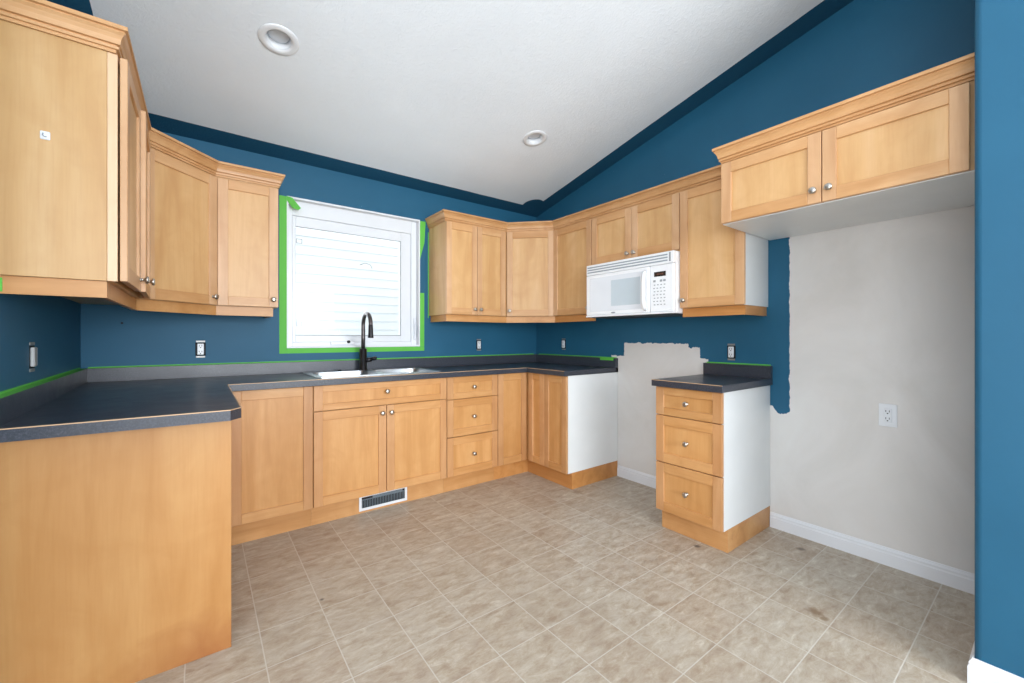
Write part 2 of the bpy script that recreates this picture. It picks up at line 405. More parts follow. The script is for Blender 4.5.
def wall_prism_y(bm, x0, x1, segs):
    """wall running along y between x0..x1; segs = [(ya, yb, zlow, zhigh or None for the slope)]"""
    for ya, yb, z0, z1 in segs:
        zt = [(cz(y) if z1 is None else z1) for y in (ya, yb)]
        vs = [bm.verts.new(p) for p in ((x0, ya, z0), (x1, ya, z0), (x1, yb, z0), (x0, yb, z0), (x0, ya, zt[0]), (x1, ya, zt[0]), (x1, yb, zt[1]), (x0, yb, zt[1]))]
        for f in ((0, 3, 2, 1), (4, 5, 6, 7), (0, 1, 5, 4), (1, 2, 6, 5), (2, 3, 7, 6), (3, 0, 4, 7)): bm.faces.new([vs[i] for i in f])
    bmesh.ops.recalc_face_normals(bm, faces=bm.faces)
# window opening in the back wall
WX0, WX1, WZ0, WZ1, WT = -2.335, -1.315, 1.093, 2.183, 0.16
bm = NB()
bx(bm, XF-0.15, WX0, 0, WT, 0, ZE); bx(bm, WX1, 0.15, 0, WT, 0, ZE)
bx(bm, WX0, WX1, 0, WT, 0, WZ0); bx(bm, WX0, WX1, 0, WT, WZ1, ZE)
struct('wall_back', bm, blue_m)
bm = NB(); wall_prism_y(bm, 0.0, 0.15, [(0.0, YR, 0, None), (YR, YB-0.15, 0, None)]); struct('wall_right', bm, bluep_m)
bm = NB(); wall_prism_y(bm, XL-0.13, XL, [(0.0, -1.95, 0, None)])
KW = 0.036   # the left wall runs slightly out of square
for v in bm.verts: v.co.x += KW*(-v.co.y)
def wl(y): return XL + KW*(-y)
struct('wall_left', bm, blue_m)
# stub wall at the near side of the refrigerator nook, rounded corners
bm = NB()
R = 0.018; NX, NY0, NY1 = -0.740, -3.295, -3.1515
def arc(cx, cy, a0, a1, n=5): return [(cx+R*math.cos(a0+(a1-a0)*i/n), cy+R*math.sin(a0+(a1-a0)*i/n)) for i in range(n+1)]
outl = [(0.0, NY0), (0.0, NY1)] + arc(NX+R, NY1-R, PI/2, PI) + arc(NX+R, NY0+R, PI, 1.5*PI)
poly(bm, outl, 0.0, 3.2)
for v in bm.verts:
    if v.co.z > 3: v.co.z = cz(v.co.y)
struct('wall_nook', bm, blue_m)
# living room behind the camera
bm = NB()
wall_prism_y(bm, XF-0.15, XF, [(0.0, -3.3, 0, None), (-3.3, YR, 2.45, None), (YR, -5.9, 2.45, None), (-5.9, YB-0.15, 0, None)])
struct('wall_far_left', bm, white_pt)
bm = NB()
zb = cz(YB)
bx(bm, XF, -4.0, YB-0.15, YB, 0, zb); bx(bm, 0.2-0.05, 0.15, YB-0.15, YB, 0, zb) if False else None
bx(bm, 0.0-0.0001-0.2, 0.0, YB-0.15, YB, 0, zb); bx(bm, -4.0, -0.2, YB-0.15, YB, 0, 0.4); bx(bm, -4.0, -0.2, YB-0.15, YB, 2.6, zb)
struct('wall_rear', bm, white_pt)

# baseboards
BBP = [(0, 0.0), (0.014, 0.0), (0.014, 0.060), (0.011, 0.066), (0.011, 0.076), (0.006, 0.084), (0.004, 0.090), (0, 0.090)]
bm = NB(); sweep(bm, [(0.0, -1.071), (0.0, -1.836)], BBP); bmesh.ops.reverse_faces(bm, faces=[])
struct('baseboard_range_gap', bm, white_pt)
bm = NB(); sweep(bm, [(0.0, -2.244), (0.0, NY1), (NX, NY1), (NX, NY0), (0.0, NY0)], BBP)
struct('baseboard_nook', bm, white_pt)
bm = NB(); sweep(bm, [(wl(-1.95), -1.95), (wl(-1.46), -1.46)], BBP); struct('baseboard_left', bm, white_pt)

# ------------------------------------------------------------------ kitchen window
win = bpy.data.objects.new('window_1', None); COL.objects.link(win); win.location = (WX0, 0, WZ0); win['kind'] = 'structure'
def wo(name, bm, mat, parent=win):
    o = obj(name, bm, mat, parent); o.location = (-WX0, 0, -WZ0) if parent is win else (0, 0, 0); return o
FY = 0.05
bm = NB()   # white reveal boards lining the opening
t = 0.012
bx(bm, WX0, WX0+t, -0.002, FY, WZ0, WZ1); bx(bm, WX1-t, WX1, -0.002, FY, WZ0, WZ1)
bx(bm, WX0+t, WX1-t, -0.002, FY, WZ0, WZ0+t); bx(bm, WX0+t, WX1-t, -0.002, FY, WZ1-t, WZ1)
wo('window_reveal', bm, white_pt)
def ring(bm, x0, x1, z0, z1, wl, wr, wb, wt, y0, y1, bev=0.003):
    bx(bm, x0, x0+wl, y0, y1, z0, z1, 0, bev); bx(bm, x1-wr, x1, y0, y1, z0, z1, 0, bev)
    bx(bm, x0+wl, x1-wr, y0, y1, z0, z0+wb, 0, bev); bx(bm, x0+wl, x1-wr, y0, y1, z1-wt, z1, 0, bev)
bm = NB(); ring(bm, WX0, WX1, WZ0, WZ1, 0.045, 0.058, 0.042, 0.118, FY, FY+0.06)
wo('window_frame', bm, white_pl)
bm = NB(); ring(bm, WX0+0.045, WX1-0.058, WZ0+0.042, WZ1-0.118, 0.024, 0.090, 0.054, 0.076, FY+0.012, FY+0.052)
sash = wo('sash', bm, white_pl)
bm = NB(); bx(bm, WX0+0.06, WX1-0.14, FY+0.028, FY+0.032, WZ0+0.09, WZ1-0.185)
wo('pane', bm, glass_m)
bm = NB(); bx(bm, WX0+0.069, WX1-0.148, FY+0.008, FY+0.0125, WZ0+0.092, WZ0+0.096); bx(bm, WX0+0.069, WX1-0.148, FY+0.008, FY+0.0125, WZ1-0.198, WZ1-0.194)
bx(bm, WX1-0.152, WX1-0.148, FY+0.008, FY+0.0125, WZ0+0.092, WZ1-0.194)
wo('glazing_gasket', bm, plain('grey_gasket', rgb(120, 122, 124), 0.6))
bm = NB(); bx(bm, -2.03, -1.86, FY-0.012, FY, 1.112, 1.138, 0, 0.004); wo('crank_cover', bm, white_pl)
bm = NB(); lathe(bm, [(0, 0), (0.011, 0), (0.011, 0.018), (0.007, 0.026), (0, 0.026)], 14, Matrix.Translation((-1.900, FY-0.012, 1.136)) @ Matrix.Rotation(PI/2, 4, 'X')); wo('crank_stub', bm, dark_in)
bm = NB(); bx(bm, -1.352, -1.334, FY-0.012, FY, 1.15, 1.34, 0, 0.003); bx(bm, -1.350, -1.337, FY-0.026, FY-0.012, 1.20, 1.29, 0, 0.004)
wo('sash_lock', bm, white_pl)
for zz in (1.27, 1.885):
    bm = NB(); ring(bm, -2.262, -2.222, zz-0.017, zz+0.017, 0.004, 0.004, 0.004, 0.004, FY+0.020, FY+0.027, 0); wo('screen_clip', bm, grey_pl)
bm = NB(); tube(bm, [(-1.80, FY+0.026, 1.755), (-1.76, FY+0.026, 1.775), (-1.715, FY+0.026, 1.765), (-1.70, FY+0.026, 1.735)], 0.0025, 6); wo('arc_decal', bm, grey_pl)  # thin grey arc decal stuck on the pane

# neighbouring house seen through the window
bm = NB()
zz = -1.6; SY = 2.3
while zz < 4.6:
    vs = [bm.verts.new(p) for p in ((-9, SY-0.010, zz), (7, SY-0.010, zz), (7, SY, zz+0.115), (-9, SY, zz+0.115))]
    bm.faces.new(vs)
    vs2 = [bm.verts.new(p) for p in ((-9, SY, zz), (7, SY, zz), (7, SY-0.010, zz), (-9, SY-0.010, zz))]; bm.faces.new(vs2)
    zz += 0.115
bx(bm, -9, 7, SY+0.002, SY+0.2, -1.6, 4.6)
tag(obj('neighbour_house', bm, siding_m), 'white house wall with horizontal lap siding outside the window', 'house')
bm = NB(); bx(bm, -12, 10, 0.17, 12, -1.8, -1.6); bx(bm, -14, 10, -16, YB-0.16, -0.4, -0.2)
o = obj('ground', bm, grass_m); o['kind'] = 'structure'

# ------------------------------------------------------------------ cabinet builders
KNOB = None
def knob_mesh():
    bm = NB()
    lathe(bm, [(0, 0), (0.0095, 0), (0.0095, 0.002), (0.0055, 0.004), (0.005, 0.012), (0.009, 0.016), (0.0145, 0.019), (0.0155, 0.023), (0.0135, 0.027), (0.007, 0.029), (0, 0.0295)], 18,
          Matrix.Rotation(PI/2, 4, 'X'))
    me = bpy.data.meshes.new('knob'); bm.to_mesh(me); bm.free(); me.materials.append(nickel); return me
KNOB = knob_mesh()
def front(parent, name, x0, x1, z0, z1, y, mats, knob=None, stile=0.052, rail=0.056, rz=0.0, loc=None, ty=0.02):
    """shaker door or drawer front standing on the carcass face at local y; front faces -y"""
    wd, h = x1-x0, z1-z0; bm = NB(); B = 0.0018
    bx(bm, 0, stile, -ty, 0, 0, h, 0, B); bx(bm, wd-stile, wd, -ty, 0, 0, h, 0, B)
    bx(bm, stile, wd-stile, -ty, 0, 0, rail, 1, B); bx(bm, stile, wd-stile, -ty, 0, h-rail, h, 1, B)
    bx(bm, stile-0.003, wd-stile+0.003, -ty+0.009, -0.004, rail-0.003, h-rail+0.003, 2)
    o = obj(name, bm, mats, parent, loc if loc else (x0, y, z0), rz)
    if knob:
        k = bpy.data.objects.new('knob', KNOB); COL.objects.link(k); k.parent = o
        k.location = (knob[0], -ty, knob[1])
    return o
GAP = 0.003

def base_cab(name, label, loc, rz, w, d, mats=BASE_M, body_pts=None, fronts=(), toe=None, z0=0.127, z1=0.875, body_m=None):
    t_ = thing(name, label, 'cabinet', loc, rz)
    bm = NB()
    if body_pts: poly(bm, body_pts, z0, z1)
    else: bx(bm, 0, w, -d, 0, z0, z1)
    obj('body', bm, body_m or mats[0], t_)
    return t_

# big end panel: same veneer with a water stain at its free bottom corner
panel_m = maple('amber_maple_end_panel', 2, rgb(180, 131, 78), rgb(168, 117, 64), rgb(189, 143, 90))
_nt = panel_m.node_tree; _p = _nt.nodes['Principled BSDF']; _src = _p.inputs['Base Color'].links[0].from_socket
_tc = _nt.nodes.new('ShaderNodeTexCoord'); _sx = _nt.nodes.new('ShaderNodeSeparateXYZ'); L(_nt, _tc.outputs['Object'], _sx.inputs[0])
_n = N(_nt, 'ShaderNodeTexNoise', Scale=7.0, Detail=5.0, Distortion=1.0); L(_nt, _tc.outputs['Object'], _n.inputs['Vector'])
_a = math_n(_nt, 'MULTIPLY', math_n(_nt, 'ADD', _sx.outputs[1], 0.56), 3.2); _b = math_n(_nt, 'MULTIPLY', _sx.outputs[2], 5.5)
_r = math_n(_nt, 'SQRT', math_n(_nt, 'ADD', math_n(_nt, 'MULTIPLY', _a, _a), math_n(_nt, 'MULTIPLY', _b, _b)))
_f = math_n(_nt, 'SUBTRACT', math_n(_nt, 'MULTIPLY_ADD', _n.outputs[0], 1.0, 0.35), _r, clamp=True)
L(_nt, mixc(_nt, _f, _src, rgb(150, 92, 50)), _p.inputs['Base Color'])

# --- left run (peninsula end) base cabinet; local frame: x along world +y, front faces world +x
LY0 = -1.444
lb = thing('base_cabinet', 'base cabinet at the left wall, its big plain maple end panel facing the room', 'cabinet', (XL+0.002, LY0, 0), PI/2)
bm = NB(); bx(bm, 0.02, 0.84, -0.605, -0.055, 0.10, 0.875); obj('body', bm, base_v, lb)
bm = NB(); bx(bm, 0.0, 0.0195, -0.634, -0.055, 0.0, 0.875, 0, 0.001); obj('end_panel', bm, panel_m, lb)
bm = NB(); bx(bm, 0.02, 0.84, -0.54, -0.10, 0.0, 0.099); obj('toe_kick', bm, base_h, lb)
front(lb, 'door', 0.024, 0.425, 0.13, 0.870, -0.606, BASE_M, (0.37, 0.68))
front(lb, 'door', 0.429, 0.832, 0.13, 0.870, -0.606, BASE_M, (0.03, 0.68))

# --- back run, each cabinet's empty at its left back corner on the floor
DB = 0.566; ZD0, ZD1 = 0.128, 0.872
def run_back(name, label, x0, x1): return thing(name, label, 'cabinet', (x0, -0.002, 0), 0.0)
def toe(parent, x0, x1, yf=-0.525, yb=-0.10, m=None):
    bm = NB(); bx(bm, x0, x1, yf, yb, 0.0, 0.126); return obj('toe_kick', bm, m or base_h, parent)
cA = run_back('base_cabinet', 'single door base cabinet between the left end panel and the sink cabinet', -2.752, -2.278)
bm = NB(); bx(bm, 0.0, 0.474, -DB+0.002, 0, 0.127, 0.875); obj('body', bm, base_v, cA); toe(cA, -0.0, 0.474)
front(cA, 'door', 0.056, 0.472, ZD0, ZD1, -DB, BASE_M)
cS = run_back('sink_cabinet', 'sink base cabinet under the window with false drawer and two doors', -2.277, -1.366)
wS = 0.911
bm = NB(); bx(bm, 0, 0.018, -DB+0.002, 0, 0.127, 0.875); bx(bm, wS-0.018, wS, -DB+0.002, 0, 0.127, 0.875); bx(bm, 0.018, wS-0.018, -DB+0.002, 0, 0.127, 0.145)
bx(bm, 0.018, wS-0.018, -DB+0.002, -DB+0.020, 0.68, 0.875); bx(bm, 0.018, wS-0.018, -0.012, 0, 0.145, 0.875); bx(bm, 0.44, 0.47, -DB+0.002, -DB+0.02, 0.145, 0.68)
obj('body', bm, base_v, cS); toe(cS, 0, wS)
front(cS, 'drawer_front', 0.002, wS-0.002, 0.717, ZD1, -DB, BASE_M, ((wS-0.004)/2, 0.090), rail=0.040)
front(cS, 'door', 0.002, wS/2-0.002, ZD0, 0.712, -DB, BASE_M, (wS/2-0.034, 0.535))
front(cS, 'door', wS/2+0.002, wS-0.002, ZD0, 0.712, -DB, BASE_M, (0.028, 0.535))
cD = run_back('drawer_cabinet', 'three drawer base cabinet right of the sink cabinet', -1.365, -0.905)
wD = 0.460
bm = NB(); bx(bm, 0, wD, -DB+0.002, 0, 0.127, 0.875); obj('body', bm, base_v, cD); toe(cD, 0, wD)
for z0, z1 in ((0.706, ZD1), (0.422, 0.701), (ZD0, 0.417)):
    front(cD, 'drawer', 0.002, wD-0.002, z0, z1, -DB, BASE_M, ((wD-0.004)/2, (z1-z0)/2), rail=0.045 if z1 > 0.8 else 0.056)
# --- corner unit turning onto the right wall
cC = thing('corner_base_cabinet', 'corner base cabinet with narrow doors and white end panel beside the empty range gap', 'cabinet', (-0.002, -0.002, 0), 0.0)
EY = -1.064
bm = NB(); poly(bm, [(0, 0), (-0.902, 0), (-0.902, -DB+0.002), (-0.580, -DB+0.002), (-0.580, EY+0.016), (0, EY+0.016)], 0.127, 0.875); obj('body', bm, base_v, cC)
bm = NB(); bx(bm, -0.582, 0.0, EY, EY+0.0155, 0.127, 0.875); obj('end_panel', bm, white_mel, cC)['label'] = 'white end panel'
bm = NB(); poly(bm, [(-0.10, -0.10), (-0.902, -0.10), (-0.902, -0.525), (-0.541, -0.525), (-0.541, EY+0.001), (0, EY+0.001), (0, EY+0.03), (-0.10, EY+0.03)], 0.0, 0.126); obj('toe_kick', bm, base_y, cC)
front(cC, 'door', -0.899, -0.607, ZD0, ZD1, -DB, BASE_M)
front(cC, 'door', 0, 0.194, ZD0, ZD1, 0, BASE_M, rz=-PI/2, loc=(-0.582, -0.610, ZD0))
front(cC, 'door', 0, 0.254, ZD0, ZD1, 0, BASE_M, rz=-PI/2, loc=(-0.582, -0.807, ZD0))

# --- small drawer cabinet on the right wall (local x runs towards the camera)
SY0, SY1 = -1.838, -2.2415; wq = SY0-SY1
cQ = thing('drawer_cabinet', 'freestanding narrow three drawer cabinet with white side beside the refrigerator nook', 'cabinet', (-0.002, SY0, 0), -PI/2)
bm = NB(); bx(bm, 0.0135, wq-0.0135, -0.578, 0, 0.127, 0.875); obj('body', bm, base_v, cQ)
bm = NB(); bx(bm, wq-0.013, wq, -0.580, 0, 0.127, 0.875); obj('end_panel', bm, white_mel, cQ)['label'] = 'white side panel'
bm = NB(); bx(bm, 0, 0.013, -0.580, 0, 0.127, 0.875); obj('end_panel', bm, white_mel, cQ)['label'] = 'white side panel'
bm = NB(); bx(bm, 0.003, wq-0.001, -0.538, 0, 0.0, 0.126); obj('toe_kick', bm, base_h, cQ)
for z0, z1 in ((0.706, ZD1), (0.422, 0.701), (ZD0, 0.417)):
    front(cQ, 'drawer', 0.001, wq-0.001, z0, z1, -0.581, BASE_M, (wq/2, (z1-z0)/2), rail=0.045 if z1 > 0.8 else 0.056)

# ------------------------------------------------------------------ worktops
ZT0, ZT = 0.877, 0.915
ct = thing('worktop', 'long dark slate laminate worktop running round three walls with the sink in it', 'worktop', (XL, 0, ZT0))
def cto(name, bm, mat, par): o = obj(name, bm, mat, par); o.location = (-XL, 0, -ZT0); return o
SX0, SX1, SY_0, SY_1 = -2.225, -1.405, -0.535, -0.085      # sink cut-out
bm = NB()
poly(bm, [(wl(0)+0.002, -0.002), (wl(-1.555)+0.002, -1.555), (-2.741, -1.574), (-2.706, -1.527), (-2.708, -0.622), (-0.633, -0.622), (-0.633, -1.072), (-0.002, -1.072), (-0.002, -0.002)],
     ZT0, ZT, holes=([(SX0, SY_0), (SX1, SY_0), (SX1, SY_1), (SX0, SY_1)],))
cto('top', bm, counter_m, ct)
bm = NB(); sweep(bm, [(wl(-1.555)+0.002, -1.555), (-2.741, -1.574), (-2.706, -1.527), (-2.708, -0.622), (-0.633, -0.622), (-0.633, -1.072)],
                 [(-0.0035, ZT-0.0002), (-0.0035, ZT+0.0006), (0.0008, ZT+0.0006), (0.0008, ZT-0.0025), (0, ZT-0.0025)])
cto('edge_seam', bm, seam_m, ct)
ZS = 0.994
bm = NB(); poly(bm, [(wl(-0.03)+0.002, -0.030), (wl(-1.555)+0.002, -1.555), (wl(-1.555)+0.030, -1.555), (wl(-0.03)+0.030, -0.030)], ZT, ZS); bx(bm, XL+0.003, -0.002, -0.030, -0.002, ZT, ZS, 0, 0.001); bx(bm, -0.030, -0.002, -1.072, -0.030, ZT0, ZS, 0, 0.001)
cto('backsplash', bm, counter_m, ct)
c2 = thing('worktop', 'short dark worktop with upstand on the freestanding three drawer cabinet', 'worktop', (-0.002, -1.8285, ZT0))
def c2o(name, bm, mat): o = obj(name, bm, mat, c2); o.location = (0.002, 1.8285, -ZT0); return o
bm = NB(); bx(bm, -0.633, -0.002, -2.256, -1.8285, ZT0, ZT, 0, 0.001); c2o('top', bm, counter_m)
bm = NB(); sweep(bm, [(-0.633, -1.8285), (-0.633, -2.256)], [(-0.0035, ZT-0.0002), (-0.0035, ZT+0.0006), (0.0008, ZT+0.0006), (0.0008, ZT-0.0025), (0, ZT-0.0025)]); c2o('edge_seam', bm, seam_m)
bm = NB(); bx(bm, -0.030, -0.002, -2.256, -1.8285, ZT, ZS, 0, 0.001); c2o('backsplash', bm, counter_m)

# ------------------------------------------------------------------ sink and faucet
def rrect(x0, x1, y0, y1, r, n=5):
    pts = []
    for cx, cy, a in ((x1-r, y1-r, 0), (x0+r, y1-r, PI/2), (x0+r, y0+r, PI), (x1-r, y0+r, 1.5*PI)):
        pts += [(cx+r*math.cos(a+PI/2*i/n), cy+r*math.sin(a+PI/2*i/n)) for i in range(n+1)]
    return pts
sk = thing('sink', 'stainless steel double bowl sink set in the worktop below the window', 'sink', (-1.815, -0.31, ZT))
bm = NB()
b1 = (-2.205, -1.835, -0.515, -0.150); b2 = (-1.795, -1.425, -0.515, -0.150)
poly(bm, rrect(-2.248, -1.382, -0.560, -0.062, 0.035), ZT+0.0005, ZT+0.005, holes=(rrect(*b1, 0.05), rrect(*b2, 0.05)))
o = obj('rim', bm, steel, sk); o.location = (1.815, 0.31, -ZT)
for b in (b1, b2):
    bm = NB(); rings = []
    for ins, z, r in ((0, ZT+0.004, 0.05), (0.004, ZT-0.02, 0.05), (0.010, ZT-0.15, 0.055), (0.03, ZT-0.175, 0.05), (0.10, ZT-0.18, 0.04)):
        rings.append([bm.verts.new((x, y, z)) for x, y in rrect(b[0]+ins, b[1]-ins, b[2]+ins, b[3]-ins, r)])
    for a, c in zip(rings, rings[1:]):
        for i in range(len(a)):
            f = bm.faces.new((a[i], a[(i+1) % len(a)], c[(i+1) % len(a)], c[i])); f.smooth = True
    bm.faces.new(rings[-1])
    o = obj('bowl', bm, steel, sk); o.location = (1.815, 0.31, -ZT)
    bm = NB(); lathe(bm, [(0, 0.003), (0.02, 0.003), (0.04, 0.005), (0.043, 0)], 20, Matrix.Translation(((b[0]+b[1])/2, (b[2]+b[3])/2, ZT-0.18)))
    d_ = obj('drain', bm, nickel, o)
fx, fy = -1.829, -0.105; fz = ZT+0.005
fc = thing('faucet', 'black gooseneck kitchen faucet standing behind the sink bowls', 'faucet', (fx, fy, fz))
bm = NB(); lathe(bm, [(0, 0), (0.034, 0), (0.034, 0.006), (0.028, 0.012), (0.027, 0.160), (0.021, 0.168), (0, 0.170)], 24); obj('body', bm, bronze, fc)
bm = NB()
R_ = 0.088; pts = [(0, 0, 0.165), (0, 0, 0.25), (0, 0, 0.342)]
for i in range(1, 15):
    a = PI*i/14.0
    dd = R_*(1-math.cos(a)); pts.append((0.0, -dd, 0.342+R_*math.sin(a)))
e = pts[-1]; pts.append((e[0], e[1], e[2]-0.008))
tube(bm, pts, 0.0150, 14); obj('spout', bm, bronze2, fc)
bm = NB(); e = pts[-1]
lathe(bm, [(0, 0.012), (0.0145, 0.012), (0.016, 0), (0.018, -0.06), (0.021, -0.082), (0.019, -0.088), (0, -0.088)], 18, Matrix.Translation((e[0], e[1], e[2]))); obj('spray_head', bm, bronze, fc)
bm = NB(); tube(bm, [(0.0, 0, 0.075), (0.045, -0.01, 0.078), (0.062, -0.014, 0.080)], [0.018, 0.018, 0.016], 14); tube(bm, [(0.055, -0.012, 0.080), (0.085, -0.02, 0.090), (0.095, -0.022, 0.085)], [0.013, 0.016, 0.014], 12)
obj('lever', bm, bronze, fc)
bm = NB(); lathe(bm, [(0, 0), (0.012, 0), (0.012, 0.006), (0.006, 0.010), (0, 0.010)], 14); tag(obj('hole_cover', bm, dark_in, None, (-2.00, -0.10, ZT+0.005)), 'small black sink hole cover left of the faucet', 'plug')

# ------------------------------------------------------------------ wall cabinets
UZ0, UZ1, UD = 1.36, 2.190, 0.303; DZ0, DZ1 = 0.002, 0.757     # local z (empty sits at the cabinet's underside)
def upper(name, label, loc, rz): return thing(name, label, 'cabinet', (loc[0], loc[1], UZ0), rz)
# left wall, near
uN = upper('wall_cabinet', 'nearest wall cabinet at top left with a large plain end panel', (XL+0.002, -1.405), PI/2)
bm = NB(); bx(bm, 0.016, 0.793, -UD, -0.052, 0, UZ1-UZ0+0.01); obj('body', bm, maple_v, uN)
bm = NB(); bx(bm, 0, 0.0155, -0.290, -0.052, 0, 0.800, 0, 0.0008); obj('end_panel', bm, maple('tan_maple_end_panel', 2, rgb(194, 154, 104), rgb(180, 137, 88), rgb(202, 166, 120)), uN)
bm = NB(); bx(bm, -0.002, 0.0155, -0.316, -0.2905, 0, 0.768, 0, 0.001); obj('face_frame_stile', bm, maple('pale_maple', 2, rgb(214, 178, 142), rgb(204, 166, 128), rgb(220, 188, 154)), uN)
d1 = front(uN, 'door', 0.002, 0.392, DZ0, DZ1+0.007, -0.321, DOOR_M, (0.362, 0.047), loc=(0.002, -0.321, DZ0))
d2 = front(uN, 'door', 0.396, 0.790, DZ0, DZ1+0.007, -0.321, DOOR_M, (0.030, 0.047), loc=(0.396, -0.321, DZ0))
# door 2 hangs a little open: pivot about its far edge
th = math.radians(2.2); wd = 0.394
d2.rotation_euler = (0, 0, th); d2.location = (0.790-wd*math.cos(th), -0.321-wd*math.sin(th), DZ0)
# left corner, diagonal
def corner_body(pts):
    bm = NB(); poly(bm, pts, 0, UZ1-UZ0); return bm
uL = upper('corner_wall_cabinet', 'diagonal corner wall cabinet in the left corner', (XL+0.002, -0.002), 0)
obj('body', corner_body([(0, 0), (0.606, 0), (0.606, -0.303), (0.303, -0.606), (0.023, -0.606)]), maple_v, uL)
s2 = math.sqrt(0.5)
front(uL, 'door', 0, 0.424, DZ0, DZ1, 0, DOOR_M, (0.395, 0.047), rz=PI/4, loc=(0.3055, -0.6065, DZ0))
# left of the window
uW = upper('wall_cabinet', 'single door wall cabinet immediately left of the window', (-2.758, -0.002), 0)
bm = NB(); bx(bm, 0.0, 0.326, -UD, 0, 0, UZ1-UZ0); obj('body', bm, maple_v, uW)
front(uW, 'door', 0.012, 0.328, DZ0, DZ1, -UD-0.001, DOOR_M, (0.288, 0.047))
# right of the window, two doors
uR = upper('wall_cabinet', 'two door wall cabinet immediately right of the window', (-1.230, -0.002), 0)
wR = 0.620
bm = NB(); bx(bm, 0.0, wR-0.002, -UD, 0, 0, UZ1-UZ0); obj('body', bm, maple_v, uR)
front(uR, 'door', 0.0, 0.292, DZ0, DZ1, -UD-0.001, DOOR_M, (0.264, 0.047), stile=0.048)
front(uR, 'door', 0.296, 0.590, DZ0, DZ1, -UD-0.001, DOOR_M, (0.028, 0.047), stile=0.048)
# right corner, diagonal
uC = upper('corner_wall_cabinet', 'diagonal corner wall cabinet in the far right corner', (-0.002, -0.002), 0)
obj('body', corner_body([(0, 0), (-0.606, 0), (-0.606, -0.303), (-0.303, -0.606), (0, -0.606)]), maple_v, uC)
front(uC, 'door', 0, 0.424, DZ0, DZ1, 0, DOOR_M, (0.028, 0.047), rz=-PI/4, loc=(-0.6065+0.001, -0.3055, DZ0))
# right wall cabinets (local x towards the camera)
uA = upper('wall_cabinet', 'single door wall cabinet between the far corner and the microwave', (-0.002, -0.609), -PI/2)
bm = NB(); bx(bm, 0, 0.456, -UD, 0, 0, UZ1-UZ0); obj('body', bm, maple_v, uA)
front(uA, 'door', 0.006, 0.452, DZ0, DZ1, -UD-0.001, DOOR_M, (0.420, 0.047))
uM = thing('wall_cabinet', 'short two door wall cabinet directly above the microwave', 'cabinet', (-0.002, -1.067, 1.738), -PI/2)
bm = NB(); bx(bm, 0, 0.760, -UD, 0, 0, UZ1-1.738); obj('body', bm, maple_v, uM)
front(uM, 'door', 0.002, 0.378, 0.010, DZ1+UZ0-1.738, -UD-0.001, DOOR_M, (0.350, 0.035))
front(uM, 'door', 0.382, 0.758, 0.010, DZ1+UZ0-1.738, -UD-0.001, DOOR_M, (0.028, 0.035))
uB = upper('wall_cabinet', 'single door wall cabinet right of the microwave with a white side', (-0.002, -1.829), -PI/2)
bm = NB(); bx(bm, 0, 0.390, -UD, 0, 0, UZ1-UZ0); obj('body', bm, maple_v, uB)
bm = NB(); bx(bm, 0.3905, 0.402, -UD, 0, 0, 0.80); obj('end_panel', bm, white_mel, uB)['label'] = 'white side panel'
front(uB, 'door', 0.002, 0.402, DZ0, DZ1, -UD-0.001, DOOR_M, (0.028, 0.047))
# over the refrigerator nook
FZ = 1.772; FD = 0.588
uF = thing('wall_cabinet', 'deep two door wall cabinet over the empty refrigerator nook', 'cabinet', (-0.002, -2.238, FZ), -PI/2)
wF = 3.1455-2.238
bm = NB(); bx(bm, 0, wF, -FD, 0, 0.004, 0.410); obj('body', bm, maple_v, uF)
bm = NB(); bx(bm, 0.001, wF-0.001, -FD+0.001, 0, 0, 0.0035); obj('underside', bm, white_mel, uF)['label'] = 'white underside'
front(uF, 'door', 0.001, 0.445, 0.003, 0.320, -FD-0.001, DOOR_M, (0.417, 0.055))
front(uF, 'door', 0.449, 0.892, 0.003, 0.320, -FD-0.001, DOOR_M, (0.028, 0.055))

# crown moulding and light rail
CP = [(0, 0), (0.006, 0), (0.006, 0.010), (0.013, 0.011), (0.014, 0.019), (0.009, 0.021), (0.009, 0.024), (0.017, 0.026), (0.020, 0.042), (0.026, 0.054), (0.033, 0.062), (0.029, 0.064), (0.029, 0.067), (0.038, 0.069), (0.038, 0.082), (0, 0.082)]
def crown(path, z, label, cap):
    bm = NB(); sweep(bm, path, [(d, z+h) for d, h in CP], axis_mi=True); tag(obj('crown_moulding', bm, [maple_h, maple_y]), label, 'moulding', None)
e = 0.0006
crown([(XL+0.054, -1.407-e), (-3.0585, -1.407-e), (-3.0585, -0.608), (-2.757, -0.3055-e), (-2.4315, -0.3055-e), (-2.4315, -0.002)], 2.1290, 'maple crown moulding along the top of the left wall cabinets', 1)
crown([(-1.230-e, -0.002), (-1.230-e, -0.3055-e), (-0.6085, -0.3055-e), (-0.3055-e, -0.6085), (-0.3055-e, -2.2305)], 2.120, 'maple crown moulding over the cabinets from the window to the nook', 1)
crown([(-0.36, -2.238+e), (-0.5905-e, -2.238+e), (-0.5905-e, -3.1455)], 2.1, 'maple crown moulding on the deep cabinet over the refrigerator nook', 1)
RP = [(-0.018, 1.304), (0, 1.304), (0, 1.3595), (-0.018, 1.3595)]
def rail_(path, label):
    bm = NB(); sweep(bm, path, RP, axis_mi=True); tag(obj('light_rail', bm, [base_h, base_y]), label, 'moulding')
rail_([(XL+0.054, -1.390), (-3.078, -1.390), (-3.078, -0.600), (-2.752, -0.290), (-2.455, -0.290), (-2.455, -0.002)], 'maple light rail under the left wall cabinets')
rail_([(-1.215, -0.002), (-1.215, -0.290), (-0.602, -0.290), (-0.290, -0.602), (-0.290, -1.064)], 'maple light rail under the cabinets of the far right corner')
rail_([(-0.290, -1.830), (-0.290, -2.222), (-0.002, -2.222)], 'short maple light rail under the cabinet right of the microwave')

